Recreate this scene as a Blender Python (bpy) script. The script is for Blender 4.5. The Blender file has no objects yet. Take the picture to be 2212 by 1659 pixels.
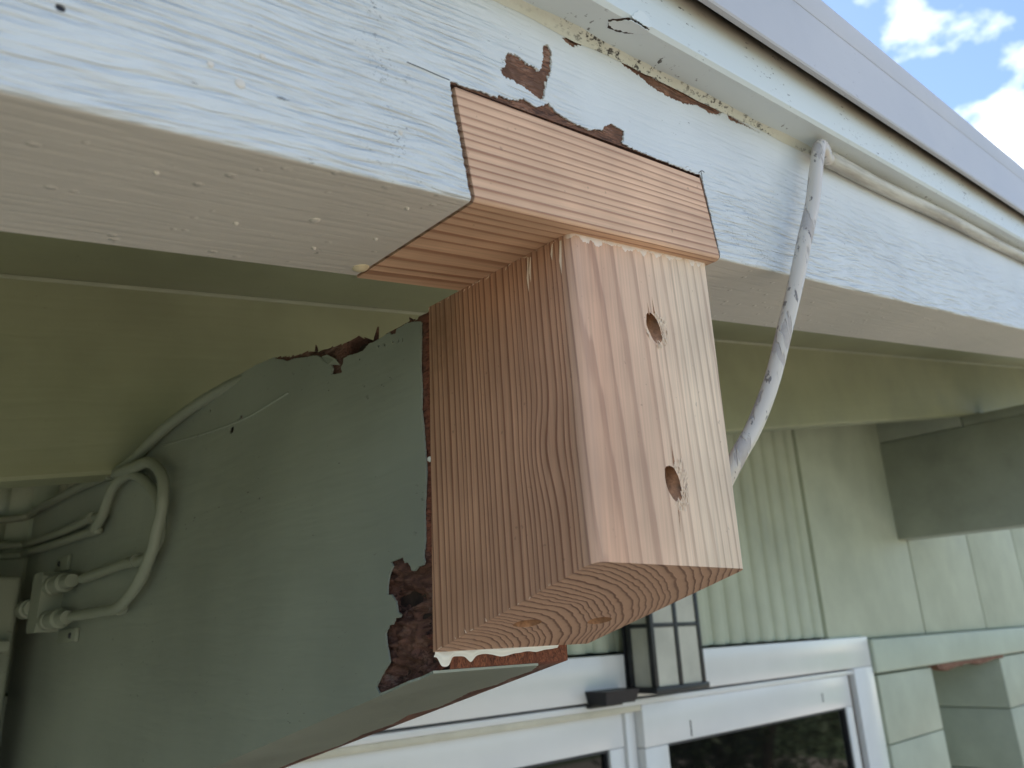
import bpy, bmesh, math, random
from mathutils import Vector, Matrix, noise
from mathutils.geometry import delaunay_2d_cdt
random.seed(7)
SC = bpy.context.scene
COL = SC.collection
RAKE = math.radians(10.505)
TR, CR = math.tan(RAKE), math.cos(RAKE)
OZ = 2.36                                    # height of the reference corner above the ground
# ------------------------------------------------------------------ camera
cd = bpy.data.cameras.new('camera'); cam = bpy.data.objects.new('camera', cd); COL.objects.link(cam)
rt = Vector((0.730037, -0.682011, -0.043660)); dn = Vector((0.183513, 0.257174, -0.948781)); fw = Vector((0.658307, 0.684633, 0.312904))
m = Matrix((rt, -dn, -fw)).transposed().to_4x4(); m.translation = Vector((-0.14627, -0.16649, OZ - 0.13597))
cam.matrix_world = m
cd.sensor_width = 36.0; cd.lens = 36.0 * 1672.07 / 2212.0
cd.clip_start = 0.01; cd.clip_end = 500.0
cd.dof.use_dof = True; cd.dof.focus_distance = 0.345; cd.dof.aperture_fstop = 16.0
SC.camera = cam
# ------------------------------------------------------------------ sky, sun, exposure
SUN_EL, SUN_AZ = math.radians(52), math.radians(20)      # sun stands behind the house (towards +Y)
W = bpy.data.worlds.new('World'); SC.world = W; W.use_nodes = True
wn = W.node_tree; wn.nodes.clear()
def wnode(t, **k):
    n = wn.nodes.new(t)
    for a, b in k.items(): setattr(n, a, b)
    return n
sky = wnode('ShaderNodeTexSky', sky_type='NISHITA', sun_disc=False)
sky.sun_elevation = SUN_EL; sky.sun_rotation = SUN_AZ
sky.air_density = 1.0; sky.dust_density = 0.5; sky.ozone_density = 2.6
wtc = wnode('ShaderNodeTexCoord')
wmap = wnode('ShaderNodeMapping'); wmap.inputs['Scale'].default_value = (1, 1, 1.7); wmap.inputs['Location'].default_value = (0.31, 0.12, 0.05)
wnz = wnode('ShaderNodeTexNoise'); wnz.inputs['Scale'].default_value = 5.2; wnz.inputs['Detail'].default_value = 8; wnz.inputs['Roughness'].default_value = 0.52
wl = wn.links.new
wl(wtc.outputs['Generated'], wmap.inputs['Vector']); wl(wmap.outputs[0], wnz.inputs['Vector'])
def wmath(op, a, b=None, clamp=False):
    n = wnode('ShaderNodeMath', operation=op); n.use_clamp = clamp
    for i, v in enumerate((a, b)):
        if v is None: continue
        if isinstance(v, (int, float)): n.inputs[i].default_value = v
        else: wl(v, n.inputs[i])
    return n.outputs[0]
acc = wnz.outputs['Fac']
def cloud_bank(d, k, amp):                                # a cloud standing in direction d
    global acc
    vm = wnode('ShaderNodeVectorMath', operation='DOT_PRODUCT'); wl(wtc.outputs['Generated'], vm.inputs[0]); vm.inputs[1].default_value = Vector(d).normalized()
    e = wmath('MULTIPLY', wmath('SUBTRACT', vm.outputs['Value'], 1.0), k)
    acc = wmath('ADD', acc, wmath('MULTIPLY', wmath('EXPONENT', e), amp))
for d, k, amp in (((0.773, 0.180, 0.608), 700, 0.10), ((0.885, 0.112, 0.455), 600, 0.24), ((-0.5, -0.6, 0.6), 30, 0.12), ((-0.75, 0.3, 0.5), 40, 0.12), ((0.2, -0.8, 0.45), 40, 0.12), ((0.75, -0.5, 0.4), 60, 0.12)):
    cloud_bank(d, k, amp)
cr = wnode('ShaderNodeValToRGB'); cr.color_ramp.elements[0].position = 0.575; cr.color_ramp.elements[1].position = 0.74
wl(acc, cr.inputs[0])
cmix = wnode('ShaderNodeMixRGB'); wl(cr.outputs[0], cmix.inputs[0]); wl(sky.outputs[0], cmix.inputs[1]); cmix.inputs[2].default_value = (11.0, 11.2, 11.6, 1)
bg = wnode('ShaderNodeBackground'); bg.inputs['Strength'].default_value = 0.15
wo = wnode('ShaderNodeOutputWorld'); wl(cmix.outputs[0], bg.inputs[0]); wl(bg.outputs[0], wo.inputs[0])
sd = bpy.data.lights.new('sun', 'SUN'); sd.energy = 5.0; sd.angle = math.radians(0.53); sd.color = (1.0, 0.95, 0.87)
sun = bpy.data.objects.new('sun', sd); COL.objects.link(sun)
sdir = Vector((math.sin(SUN_AZ) * math.cos(SUN_EL), math.cos(SUN_AZ) * math.cos(SUN_EL), math.sin(SUN_EL)))
sun.rotation_euler = (-sdir).to_track_quat('-Z', 'Y').to_euler(); sun.location = (0, 0, 20)
SC.view_settings.view_transform = 'Standard'; SC.view_settings.look = 'None'; SC.view_settings.gamma = 1.0; SC.view_settings.use_curve_mapping = False
SC.view_settings.exposure = 0.85
SC.cycles.use_denoising = True; SC.cycles.max_bounces = 7; SC.cycles.diffuse_bounces = 4
# ------------------------------------------------------------------ material helper
class NT:
    def __init__(s, name):
        s.m = bpy.data.materials.new(name); s.m.use_nodes = True; s.t = s.m.node_tree; s.t.nodes.clear()
        s.out = s.t.nodes.new('ShaderNodeOutputMaterial'); s.b = s.t.nodes.new('ShaderNodeBsdfPrincipled')
        s.t.links.new(s.b.outputs[0], s.out.inputs[0]); s.tc = s.t.nodes.new('ShaderNodeTexCoord'); s.P = s.tc.outputs['Object']
        s.geo = s.t.nodes.new('ShaderNodeNewGeometry')
    def link(s, a, b): s.t.links.new(a, b)
    def put(s, sock, v):
        if hasattr(v, 'is_output') or isinstance(v, bpy.types.NodeSocket): s.link(v, sock)
        else:
            if isinstance(v, (tuple, list)) and len(v) == 3 and sock.type == 'RGBA': v = (*v, 1)
            sock.default_value = v
    def set(s, **k):
        for a, v in k.items(): s.put(s.b.inputs[a.replace('_', ' ')], v)
        return s
    def math(s, op, a, b=0.0, c=None, clamp=False):
        n = s.t.nodes.new('ShaderNodeMath'); n.operation = op; n.use_clamp = clamp
        s.put(n.inputs[0], a); s.put(n.inputs[1], b)
        if c is not None: s.put(n.inputs[2], c)
        return n.outputs[0]
    def sep(s, v=None):
        n = s.t.nodes.new('ShaderNodeSeparateXYZ'); s.link(v or s.P, n.inputs[0]); return n.outputs
    def comb(s, x, y, z):
        n = s.t.nodes.new('ShaderNodeCombineXYZ')
        for i, v in enumerate((x, y, z)): s.put(n.inputs[i], v)
        return n.outputs[0]
    def mul(s, v, k):
        n = s.t.nodes.new('ShaderNodeVectorMath'); n.operation = 'MULTIPLY'; s.link(v, n.inputs[0]); n.inputs[1].default_value = k; return n.outputs[0]
    def vadd(s, a, b):
        n = s.t.nodes.new('ShaderNodeVectorMath'); n.operation = 'ADD'; s.link(a, n.inputs[0]); s.put(n.inputs[1], b); return n.outputs[0]
    def noise(s, k, detail=4, rough=0.55, dist=0.0, vec=None, col=False, off=None):
        n = s.t.nodes.new('ShaderNodeTexNoise'); n.inputs['Scale'].default_value = 1.0
        n.inputs['Detail'].default_value = detail; n.inputs['Roughness'].default_value = rough; n.inputs['Distortion'].default_value = dist
        k = (k, k, k) if isinstance(k, (int, float)) else k
        v = vec or s.P
        if off: v = s.vadd(v, off)
        s.link(s.mul(v, k), n.inputs['Vector']); return n.outputs['Color' if col else 'Fac']
    def voro(s, k, feat='F1', vec=None):
        n = s.t.nodes.new('ShaderNodeTexVoronoi'); n.feature = feat; n.inputs['Scale'].default_value = 1.0
        k = (k, k, k) if isinstance(k, (int, float)) else k
        s.link(s.mul(vec or s.P, k), n.inputs['Vector']); return n.outputs['Distance']
    def ramp(s, f, stops, interp='LINEAR'):
        n = s.t.nodes.new('ShaderNodeValToRGB'); r = n.color_ramp; r.interpolation = interp
        while len(r.elements) < len(stops): r.elements.new(0.5)
        for e, (p, c) in zip(r.elements, stops):
            e.position = p; e.color = (c, c, c, 1) if isinstance(c, (int, float)) else (*c, 1)
        s.put(n.inputs[0], f); return n.outputs[0]
    def step(s, f, a, b): return s.ramp(f, [(a, 0), (b, 1)]) if a < b else s.ramp(f, [(b, 1), (a, 0)])
    def mix(s, f, a, b, mode='MIX'):
        n = s.t.nodes.new('ShaderNodeMixRGB'); n.blend_type = mode; s.put(n.inputs[0], f); s.put(n.inputs[1], a); s.put(n.inputs[2], b); return n.outputs[0]
    def bump(s, h, dist, strength=1.0):
        n = s.t.nodes.new('ShaderNodeBump'); n.inputs['Distance'].default_value = dist; n.inputs['Strength'].default_value = strength
        s.link(h, n.inputs['Height']); s.link(n.outputs[0], s.b.inputs['Normal']); return s
    def gauss(s, v, c, w):
        d = s.math('DIVIDE', s.math('SUBTRACT', v, c), w)
        return s.math('EXPONENT', s.math('MULTIPLY', s.math('MULTIPLY', d, d), -1.0))
M = {}
def paint(name, base, rough=0.45, grain=(6, 60, 260), gd=0.0006, smooth=None, dirt=0.25, pimples=0.0, seed=0.0, var=0.08):
    t = NT(name); x, y, z = t.sep()
    warp = t.noise((9, 9, 22), 3, 0.5, off=(seed, seed, 0), col=True)
    wv = t.vadd(t.P, t.mul(warp, (0.008, 0.004, 0.012)))
    g1 = t.noise(grain, 3, 0.5, vec=wv); g2 = t.noise((grain[0] * 3, grain[1] * 1.5, grain[2] * 1.6), 2, 0.5, vec=wv)
    h = t.math('ADD', t.math('MULTIPLY', t.ramp(g1, [(0.28, 0), (0.5, 0.62), (0.75, 1)]), 0.75), t.math('MULTIPLY', g2, 0.25))
    if smooth is not None:
        msk = smooth(t, x, y, z); h = t.math('MULTIPLY', h, msk)
    fine = t.noise(500, 3, 0.6)
    h = t.math('ADD', h, t.math('MULTIPLY', fine, 0.06))
    if pimples:
        pv = t.voro((120, 170, 120)); dotm = t.math('MULTIPLY', t.step(pv, 0.22, 0.10), t.step(t.noise(90, 1), 0.48, 0.6))
        h = t.math('ADD', h, t.math('MULTIPLY', dotm, pimples))
    v = t.noise(7, 4, 0.6, off=(seed, 0.3, 0.1))
    c = t.mix(t.ramp(v, [(0.3, 0), (0.7, 1)]), [b * (1 - var) for b in base], [min(1, b * (1 + var)) for b in base])
    if dirt:
        d1 = t.noise((160, 160, 420), 3, 0.7); d2 = t.noise(28, 3, 0.5, off=(1.3, seed, 0))
        dm = t.math('MULTIPLY', t.step(d1, 0.665, 0.70), t.step(d2, 0.50, 0.64)); dm = t.math('MULTIPLY', dm, dirt)
        if name == 'fascia_paint':                             # crazed, mould-specked bands across the grain
            cz_ = t.math('MULTIPLY', t.step(t.noise((700, 700, 900), 3, 0.75), 0.58, 0.63), t.step(t.noise((120, 60, 60), 3, 0.6, off=(4, 4, 4)), 0.45, 0.6))
            bd_ = t.math('MAXIMUM', t.gauss(x, -0.030, 0.010), t.math('MULTIPLY', t.gauss(x, 0.185, 0.030), t.step(z, 0.05, 0.02)))
            dm = t.math('MAXIMUM', dm, t.math('MULTIPLY', t.math('MULTIPLY', cz_, bd_), 0.75))
        c = t.mix(dm, c, (0.06, 0.055, 0.05))
    t.set(Base_Color=c, Roughness=t.ramp(v, [(0.2, rough - 0.07), (0.8, rough + 0.1)]))
    t.bump(h, gd); M[name] = t.m; return t
WHITE = (0.655, 0.668, 0.662)
def fascia_mask(t, x, y, z):                              # brushed-out filler right of the patch hides the grain there
    a = t.step(x, 0.040, 0.075); b = t.step(x, 0.30, 0.15); c = t.step(z, 0.030, 0.052)
    d = t.math('MULTIPLY', t.math('MULTIPLY', a, b), c)
    e = t.math('MULTIPLY', t.step(x, -0.04, 0.05), t.step(z, 0.045, 0.070))
    return t.math('SUBTRACT', 1.0, t.math('MULTIPLY', t.math('MAXIMUM', d, e), 0.85), clamp=True)
paint('fascia_paint', WHITE, 0.42, grain=(24, 60, 420), gd=0.0021, smooth=fascia_mask, dirt=0.85)
paint('fascia_bounce_paint', (0.68, 0.625, 0.555), 0.5, grain=(16, 420, 420), gd=0.0003, dirt=0.45, pimples=1.3)  # barge board white with warm ground bounce mixed into its colour
paint('trim_paint', (0.66, 0.69, 0.67), 0.42, grain=(5, 120, 120), gd=0.0002, dirt=0.9, seed=2.0)
paint('beam_paint', (0.325, 0.345, 0.285), 0.36, grain=(60, 9, 90), gd=0.0003, dirt=0.9, seed=3.0, var=0.16)
paint('deck_paint', (0.315, 0.325, 0.20), 0.5, grain=(5, 80, 80), gd=0.0004, dirt=0.5, seed=4.0, var=0.14)
paint('wall_paint', (0.455, 0.485, 0.38), 0.55, grain=(40, 40, 4), gd=0.0004, dirt=0.6, seed=5.0, var=0.12)
paint('ledge_paint', (0.48, 0.53, 0.43), 0.5, grain=(5, 60, 60), gd=0.0003, dirt=0.7, seed=6.0)
paint('cable_paint', (0.29, 0.305, 0.235), 0.5, grain=(30, 30, 30), gd=0.0003, dirt=0.8, seed=7.0)
paint('grey_board', (0.50, 0.49, 0.505), 0.45, grain=(6, 90, 90), gd=0.00015, dirt=0.5, seed=8.0)
paint('vinyl', (0.77, 0.765, 0.765), 0.2, grain=(4, 20, 20), gd=0.00005, dirt=0.0, seed=9.0, var=0.03)
# stained upper edge of the rake trim: water stain bleeding down from the gap
t = M['trim_paint']; 
def stain_trim():
    t = NT('trim_stained'); x, y, z = t.sep()
    n = t.noise((14, 14, 40), 4, 0.6); n2 = t.noise((60, 60, 60), 3, 0.6)
    hgt = t.math('ADD', z, t.math('MULTIPLY', t.math('SUBTRACT', n, 0.5), 0.010))
    s1 = t.step(hgt, 0.107, 0.1235)
    v = t.noise(7, 4, 0.6)
    c = t.mix(v, (0.62, 0.66, 0.65), (0.69, 0.73, 0.71))
    c = t.mix(t.math('MULTIPLY', s1, 0.85), c, (0.40, 0.28, 0.14)); c = t.mix(t.step(hgt, 0.119, 0.126), c, (0.05, 0.032, 0.022))
    d1 = t.noise((160, 160, 420), 3, 0.7); d2 = t.noise(28, 3, 0.5)
    c = t.mix(t.math('MULTIPLY', t.step(d1, 0.63, 0.67), t.step(d2, 0.46, 0.60)), c, (0.08, 0.07, 0.06))
    t.set(Base_Color=c, Roughness=0.42); t.bump(t.noise((5, 120, 160), 3, 0.5), 0.0003); M['trim_stained'] = t.m
stain_trim()
def simple(name, base, rough=0.5, nk=40, var=0.2, bump=0.0003, bk=None, **kw):
    t = NT(name); n = t.noise(nk, 4, 0.6)
    c = t.mix(t.ramp(n, [(0.3, 0), (0.7, 1)]), [b * (1 - var) for b in base], [min(1, b * (1 + var)) for b in base])
    t.set(Base_Color=c, Roughness=rough, **kw)
    if bump: t.bump(t.noise(bk or nk, 4, 0.6), bump)
    M[name] = t.m; return t
simple('black_metal', (0.018, 0.019, 0.022), 0.45, 60, 0.3, 0.0002)
simple('black_plastic', (0.010, 0.010, 0.014), 0.5, 60, 0.3, 0.0001)
simple('frosted_glass', (0.55, 0.535, 0.47), 0.35, 9, 0.18, 0.0)
simple('window_glass', (0.006, 0.006, 0.006), 0.04, 30, 0.3, 0.0, Specular_IOR_Level=0.3)
simple('gasket', (0.03, 0.03, 0.035), 0.5, 30, 0.2, 0.0)
simple('brown_strip', (0.16, 0.13, 0.11), 0.6, 30, 0.2, 0.0)
simple('track_cream', (0.60, 0.56, 0.45), 0.4, 30, 0.08, 0.0)
simple('deck_caulk', (0.36, 0.37, 0.26), 0.5, 20, 0.15, 0.0003)
simple('primer', (0.50, 0.47, 0.42), 0.7, 90, 0.2, 0.0003)
simple('glue', (0.82, 0.80, 0.72), 0.12, 30, 0.02, 0.0)
simple('cream_sealant', (0.72, 0.60, 0.40), 0.5, 200, 0.1, 0.0002)
simple('roofing', (0.10, 0.10, 0.10), 0.9, 300, 0.4, 0.001)
simple('patio', (0.46, 0.385, 0.30), 0.85, 6, 0.15, 0.001, 90)
simple('lawn', (0.085, 0.13, 0.04), 0.9, 8, 0.35, 0.01, 60)
simple('room', (0.10, 0.09, 0.08), 0.9, 3, 0.2, 0.0)
simple('inner_wood', (0.05, 0.03, 0.022), 0.9, 120, 0.4, 0.001)
def caulk():
    t = NT('caulk'); n = t.noise(35, 4, 0.6); c = t.mix(n, (0.56, 0.535, 0.43), (0.64, 0.625, 0.54))
    d = t.math('MULTIPLY', t.step(t.noise((230, 400, 400), 3, 0.7), 0.53, 0.62), t.step(t.noise((11, 60, 60), 3, 0.5), 0.45, 0.58))
    c = t.mix(d, c, (0.05, 0.04, 0.03)); t.set(Base_Color=c, Roughness=0.5); t.bump(t.noise(130, 3, 0.6), 0.0008); M['caulk'] = t.m
caulk()
def bare(name, c0, c1, c2, k=(30, 200, 200), bd=0.001, dark=0.0):
    t = NT(name); w = t.vadd(t.P, t.mul(t.noise(60, 3, 0.5, col=True), (0.01, 0.006, 0.006)))
    g = t.noise(k, 4, 0.65, vec=w); f = t.noise((k[0] * 5, k[1] * 4, k[2] * 4), 3, 0.7, vec=w); r = t.noise(45, 3, 0.6)
    c = t.ramp(g, [(0.30, c0), (0.5, c1), (0.68, c2)])
    c = t.mix(t.math('MULTIPLY', t.step(f, 0.52, 0.40), 0.75), c, [v * 0.35 for v in c0])
    c = t.mix(t.step(r, 0.50, 0.62), c, [v * 0.55 for v in c1], 'MIX') if dark else c
    if name == 'rotten_wood':
        c = t.mix(t.math('MULTIPLY', t.step(t.noise((60, 90, 260), 4, 0.65, off=(2, 2, 2)), 0.57, 0.64), 0.5), c, (0.30, 0.20, 0.16)); c = t.mix(t.step(t.noise((40, 40, 90), 3, 0.6, off=(7, 1, 3)), 0.46, 0.70), c, (0.19, 0.085, 0.055))
        x, y, z = t.sep(); c = t.mix(t.step(t.math('ADD', y, t.math('MULTIPLY', t.noise(90, 2), 0.004)), 0.1005, 0.0985), c, t.ramp(f, [(0.35, (0.10, 0.03, 0.018)), (0.6, (0.30, 0.10, 0.06))]))
    t.set(Base_Color=c, Roughness=0.85); t.bump(t.math('ADD', g, t.math('MULTIPLY', f, 0.6)), bd); M[name] = t.m
bare('bare_redwood', (0.13, 0.055, 0.034), (0.34, 0.155, 0.088), (0.46, 0.29, 0.21), k=(26, 380, 420), bd=0.003, dark=1)
bare('rotten_wood', (0.07, 0.032, 0.024), (0.17, 0.075, 0.053), (0.27, 0.15, 0.115), k=(160, 28, 160), bd=0.0015, dark=1)
bare('redwood_end', (0.14, 0.04, 0.02), (0.30, 0.095, 0.045), (0.36, 0.13, 0.06), k=(420, 200, 160), bd=0.002)
bare('cut_edge', (0.03, 0.014, 0.010), (0.08, 0.03, 0.018), (0.14, 0.055, 0.03), k=(300, 90, 300), bd=0.001)
def cable_mat():
    t = NT('cable_weathered'); n = t.noise((70, 70, 12), 4, 0.6); s = t.noise((190, 190, 70), 3, 0.7, off=(3, 1, 2)); fl = t.noise((420, 420, 300), 2, 0.6)
    peel = t.step(n, 0.525, 0.545)                             # outer paint skin lost here: grey brown sheath shows
    c = t.mix(peel, (0.60, 0.53, 0.455), t.mix(fl, (0.38, 0.33, 0.295), (0.52, 0.46, 0.42)))
    c = t.mix(t.math('MULTIPLY', t.step(s, 0.62, 0.65), 0.85), c, (0.13, 0.11, 0.10))
    t.set(Base_Color=c, Roughness=t.ramp(peel, [(0, 0.32), (1, 0.7)])); t.bump(t.math('SUBTRACT', 1.0, peel), 0.0005); M['cable_weathered'] = t.m
cable_mat()
def corner_cable():
    t = NT('cable_cream'); n = t.noise((10, 120, 120), 4, 0.65); c = t.mix(t.step(n, 0.42, 0.62), (0.60, 0.57, 0.49), (0.36, 0.32, 0.26))
    t.set(Base_Color=c, Roughness=0.5); t.bump(n, 0.0006); M['cable_cream'] = t.m
corner_cable()
# new fir: growth rings around a pith line, so faces and end grain agree
def fir(name, axis, centre, spacing, heart, knot=None, end_axis=None, calm_axis=None, torn=None, early=((0.64, 0.345, 0.215), (0.81, 0.615, 0.435)), late=(0.19, 0.066, 0.034)):
    t = NT(name); x, y, z = t.sep(); ax = [x, y, z]; o = [i for i in range(3) if i != axis]
    sc = [34.0] * 3; sc[axis] = 1.6
    w1 = t.math('MULTIPLY', t.math('SUBTRACT', t.noise(sc, 2, 0.5), 0.5), 0.005)
    sc2 = [190.0] * 3; sc2[axis] = 6.0
    w2 = t.math('MULTIPLY', t.math('SUBTRACT', t.noise(sc2, 2, 0.6), 0.5), 0.0016)
    u = t.math('SUBTRACT', ax[o[0]], centre[0]); v = t.math('SUBTRACT', ax[o[1]], centre[1])
    R = t.math('SQRT', t.math('ADD', t.math('MULTIPLY', u, u), t.math('MULTIPLY', v, v)))
    Rw = t.math('ADD', t.math('ADD', R, w1), w2)
    if knot: Rw = t.math('ADD', Rw, knot(t, x, y, z))
    yr = t.noise((55, 0, 0), 1, 0.5, vec=t.comb(Rw, 0.0, 0.0))
    ph = t.math('ADD', t.math('DIVIDE', Rw, spacing), t.math('MULTIPLY', yr, 3.4)); f = t.math('FRACT', ph)
    lw = t.ramp(f, [(0.0, 0.14), (0.05, 0.0), (0.42, 0.06), (0.70, 0.30), (0.79, 0.88), (0.95, 1.0), (1.0, 0.14)])
    rs = t.noise((330, 0, 0), 2, 0.6, vec=t.comb(t.math('FLOOR', ph), 0.0, 0.0)); sg = [20.0] * 3; sg[axis] = 9.0
    lw = t.math('MULTIPLY', lw, t.math('MULTIPLY', t.ramp(rs, [(0.3, 0.65), (0.6, 1.0)]), t.ramp(t.noise(sg, 3, 0.6, off=(9, 4, 2)), [(0.3, 0.74), (0.58, 1.0)])))
    hs = t.step(t.math('ADD', R, t.math('MULTIPLY', t.math('SUBTRACT', t.noise(sc, 3, 0.6), 0.5), 0.02)), heart[0], heart[1])
    e = t.mix(hs, early[0], early[1])
    sf = [700.0] * 3; sf[axis] = 16.0
    fib = t.noise(sf, 3, 0.6); big = t.noise(16, 3, 0.6)
    e = t.mix(1.0, e, t.ramp(fib, [(0.25, 0.80), (0.75, 1.10)]), 'MULTIPLY'); e = t.mix(1.0, e, t.ramp(big, [(0.3, 0.80), (0.7, 1.10)]), 'MULTIPLY')
    nrm = t.sep(t.tc.outputs['Normal']); k = 0.90
    if calm_axis is not None:
        cal = t.step(t.math('ABSOLUTE', nrm[calm_axis]), 0.75, 0.95)
        k = t.math('SUBTRACT', 0.90, t.math('MULTIPLY', cal, 0.46))
    c = t.mix(t.math('MULTIPLY', lw, k), e, late)
    if end_axis is not None:
        ef = t.step(t.math('ABSOLUTE', nrm[end_axis]), 0.6, 0.85)
        c = t.mix(ef, c, t.mix(lw, (0.55, 0.335, 0.23), (0.13, 0.053, 0.03)))
    sp = t.step(t.noise(260, 2, 0.6, off=(5, 5, 5)), 0.71, 0.74); c = t.mix(t.math('MULTIPLY', sp, 0.35), c, (0.16, 0.08, 0.05))
    if torn: c = torn(t, x, y, z, c, nrm)
    t.set(Base_Color=c, Roughness=0.62)
    t.bump(t.math('ADD', t.math('MULTIPLY', lw, 0.8), t.math('MULTIPLY', fib, 0.6)), 0.0002); M[name] = t.m
def block_knot(t, x, y, z):
    g = t.math('MULTIPLY', t.math('MULTIPLY', t.gauss(z, -0.066, 0.016), t.gauss(y, 0.024, 0.011)), t.gauss(x, 0.045, 0.008))
    s = t.math('MULTIPLY', g, t.math('MULTIPLY', t.math('SUBTRACT', z, -0.068), -0.36))
    lean = t.math('MULTIPLY', t.math('ADD', z, 0.05), 0.03)
    return t.math('ADD', t.math('ADD', s, t.math('MULTIPLY', g, 0.0065)), lean)
def block_torn(t, x, y, z, c, nrm):
    top = t.math('SUBTRACT', t.math('MULTIPLY', x, TR), z)         # distance below the raked top
    sc = t.math('ABSOLUTE', t.math('SINE', t.math('MULTIPLY', t.math('ADD', x, t.math('MULTIPLY', t.noise(120, 2), 0.006)), 380.0)))
    lim = t.math('ADD', -0.0030, t.math('MULTIPLY', t.math('ADD', t.noise((190, 20, 60), 3, 0.6), t.math('MULTIPLY', sc, 0.12)), 0.0092))
    front = t.step(t.math('MULTIPLY', nrm[1], -1.0), 0.3, 0.6)
    mk = t.math('MULTIPLY', t.math('LESS_THAN', top, lim), front)
    c = t.mix(t.math('MULTIPLY', mk, 0.75), c, (0.84, 0.74, 0.64))
    st = t.math('MULTIPLY', t.math('MULTIPLY', t.gauss(z, -0.012, 0.022), t.gauss(y, 0.084, 0.018)), t.step(x, 0.060, 0.053)); c = t.mix(t.math('MULTIPLY', t.math('MULTIPLY', st, t.ramp(t.noise(55, 3, 0.6), [(0.35, 0.2), (0.6, 1.0)])), 0.6), c, (0.20, 0.10, 0.05))
    ed = t.math('MULTIPLY', t.step(t.math('SUBTRACT', x, 0.052), 0.0062, 0.004), t.step(y, 0.0095, 0.007))
    return t.mix(t.math('MULTIPLY', ed, 0.30), c, (0.50, 0.34, 0.25))
fir('fir_block', 2, (0.032, 0.1545), 0.0030, (0.146, 0.176), block_knot, end_axis=2, calm_axis=1, torn=block_torn)
fir('fir_patch', 0, (0.110, -0.170), 0.0027, (0.05, 0.06), None, early=((0.72, 0.445, 0.28), (0.76, 0.475, 0.305)), late=(0.27, 0.10, 0.048))
simple('torn_fibre', (0.74, 0.57, 0.42), 0.7, 200, 0.12, 0.0002)
simple('hole_wood', (0.34, 0.17, 0.09), 0.8, 240, 0.5, 0.0008)
# ------------------------------------------------------------------ mesh helpers (millimetres in the house frame, origin at the patch corner)
def link(ob, parent=None):
    COL.objects.link(ob); ob.parent = parent; return ob
def mk(name, verts, faces, mats, parent=None, fm=None, smooth=None, frame=None):
    me = bpy.data.meshes.new(name); me.from_pydata([(v[0] / 1000, v[1] / 1000, v[2] / 1000) for v in verts], [], faces)
    for mm in (mats if isinstance(mats, (list, tuple)) else [mats]): me.materials.append(M[mm])
    if fm: me.polygons.foreach_set('material_index', fm)
    bm = bmesh.new(); bm.from_mesh(me); bmesh.ops.recalc_face_normals(bm, faces=bm.faces); bm.to_mesh(me); bm.free()
    if smooth is not None:
        me.polygons.foreach_set('use_smooth', [True] * len(me.polygons))
        if smooth: me.set_sharp_from_angle(angle=math.radians(smooth))
    ob = bpy.data.objects.new(name, me); link(ob, parent)
    if frame: place(ob, frame)
    return ob
def place(ob, frame):
    ob.location = (0, 0, OZ)
    if frame == 'rake': ob.rotation_euler = (0, -RAKE, 0)
    return ob
def thing(name, label, cat, frame='plain', group=None, base=(0, 0, 0)):
    o = bpy.data.objects.new(name, None); o.empty_display_size = 0.05; COL.objects.link(o); place(o, frame); tag(o, label, cat, group); o['kind'] = 'thing'; return o
def tag(o, label, cat=None, group=None):
    o['label'] = label
    if cat: o['category'] = cat
    if group: o['group'] = group
    return o
def box(name, x0, x1, y0, y1, z0, z1, mat, parent=None, bev=1.0, seg=2, frame=None, rakez=(0, 0)):
    bm = bmesh.new(); vs = []
    for x in (x0, x1):
        for y in (y0, y1):
            vs.append(bm.verts.new((x / 1000, y / 1000, (z0 + rakez[0] * x * TR) / 1000))); vs.append(bm.verts.new((x / 1000, y / 1000, (z1 + rakez[1] * x * TR) / 1000)))
    for f in ((0, 1, 3, 2), (4, 6, 7, 5), (0, 4, 5, 1), (2, 3, 7, 6), (0, 2, 6, 4), (1, 5, 7, 3)): bm.faces.new([vs[i] for i in f])
    if bev: bmesh.ops.bevel(bm, geom=bm.edges[:], offset=bev / 1000, segments=seg, affect='EDGES', profile=0.5)
    bmesh.ops.recalc_face_normals(bm, faces=bm.faces)
    me = bpy.data.meshes.new(name); bm.to_mesh(me); bm.free(); me.materials.append(M[mat])
    if bev: me.polygons.foreach_set('use_smooth', [True] * len(me.polygons)); me.set_sharp_from_angle(angle=math.radians(40))
    ob = bpy.data.objects.new(name, me); link(ob, parent)
    if frame: place(ob, frame)
    return ob
def catmull(pts, n=6):
    pts = [Vector(p) for p in pts]; P = [pts[0] * 2 - pts[1]] + pts + [pts[-1] * 2 - pts[-2]]; out = []
    for i in range(1, len(P) - 2):
        for k in range(n):
            s = k / n; a, b, c, d = P[i - 1], P[i], P[i + 1], P[i + 2]
            out.append(0.5 * ((2 * b) + (c - a) * s + (2 * a - 5 * b + 4 * c - d) * s * s + (3 * b - a - 3 * c + d) * s ** 3))
    out.append(P[-2]); return out
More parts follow.
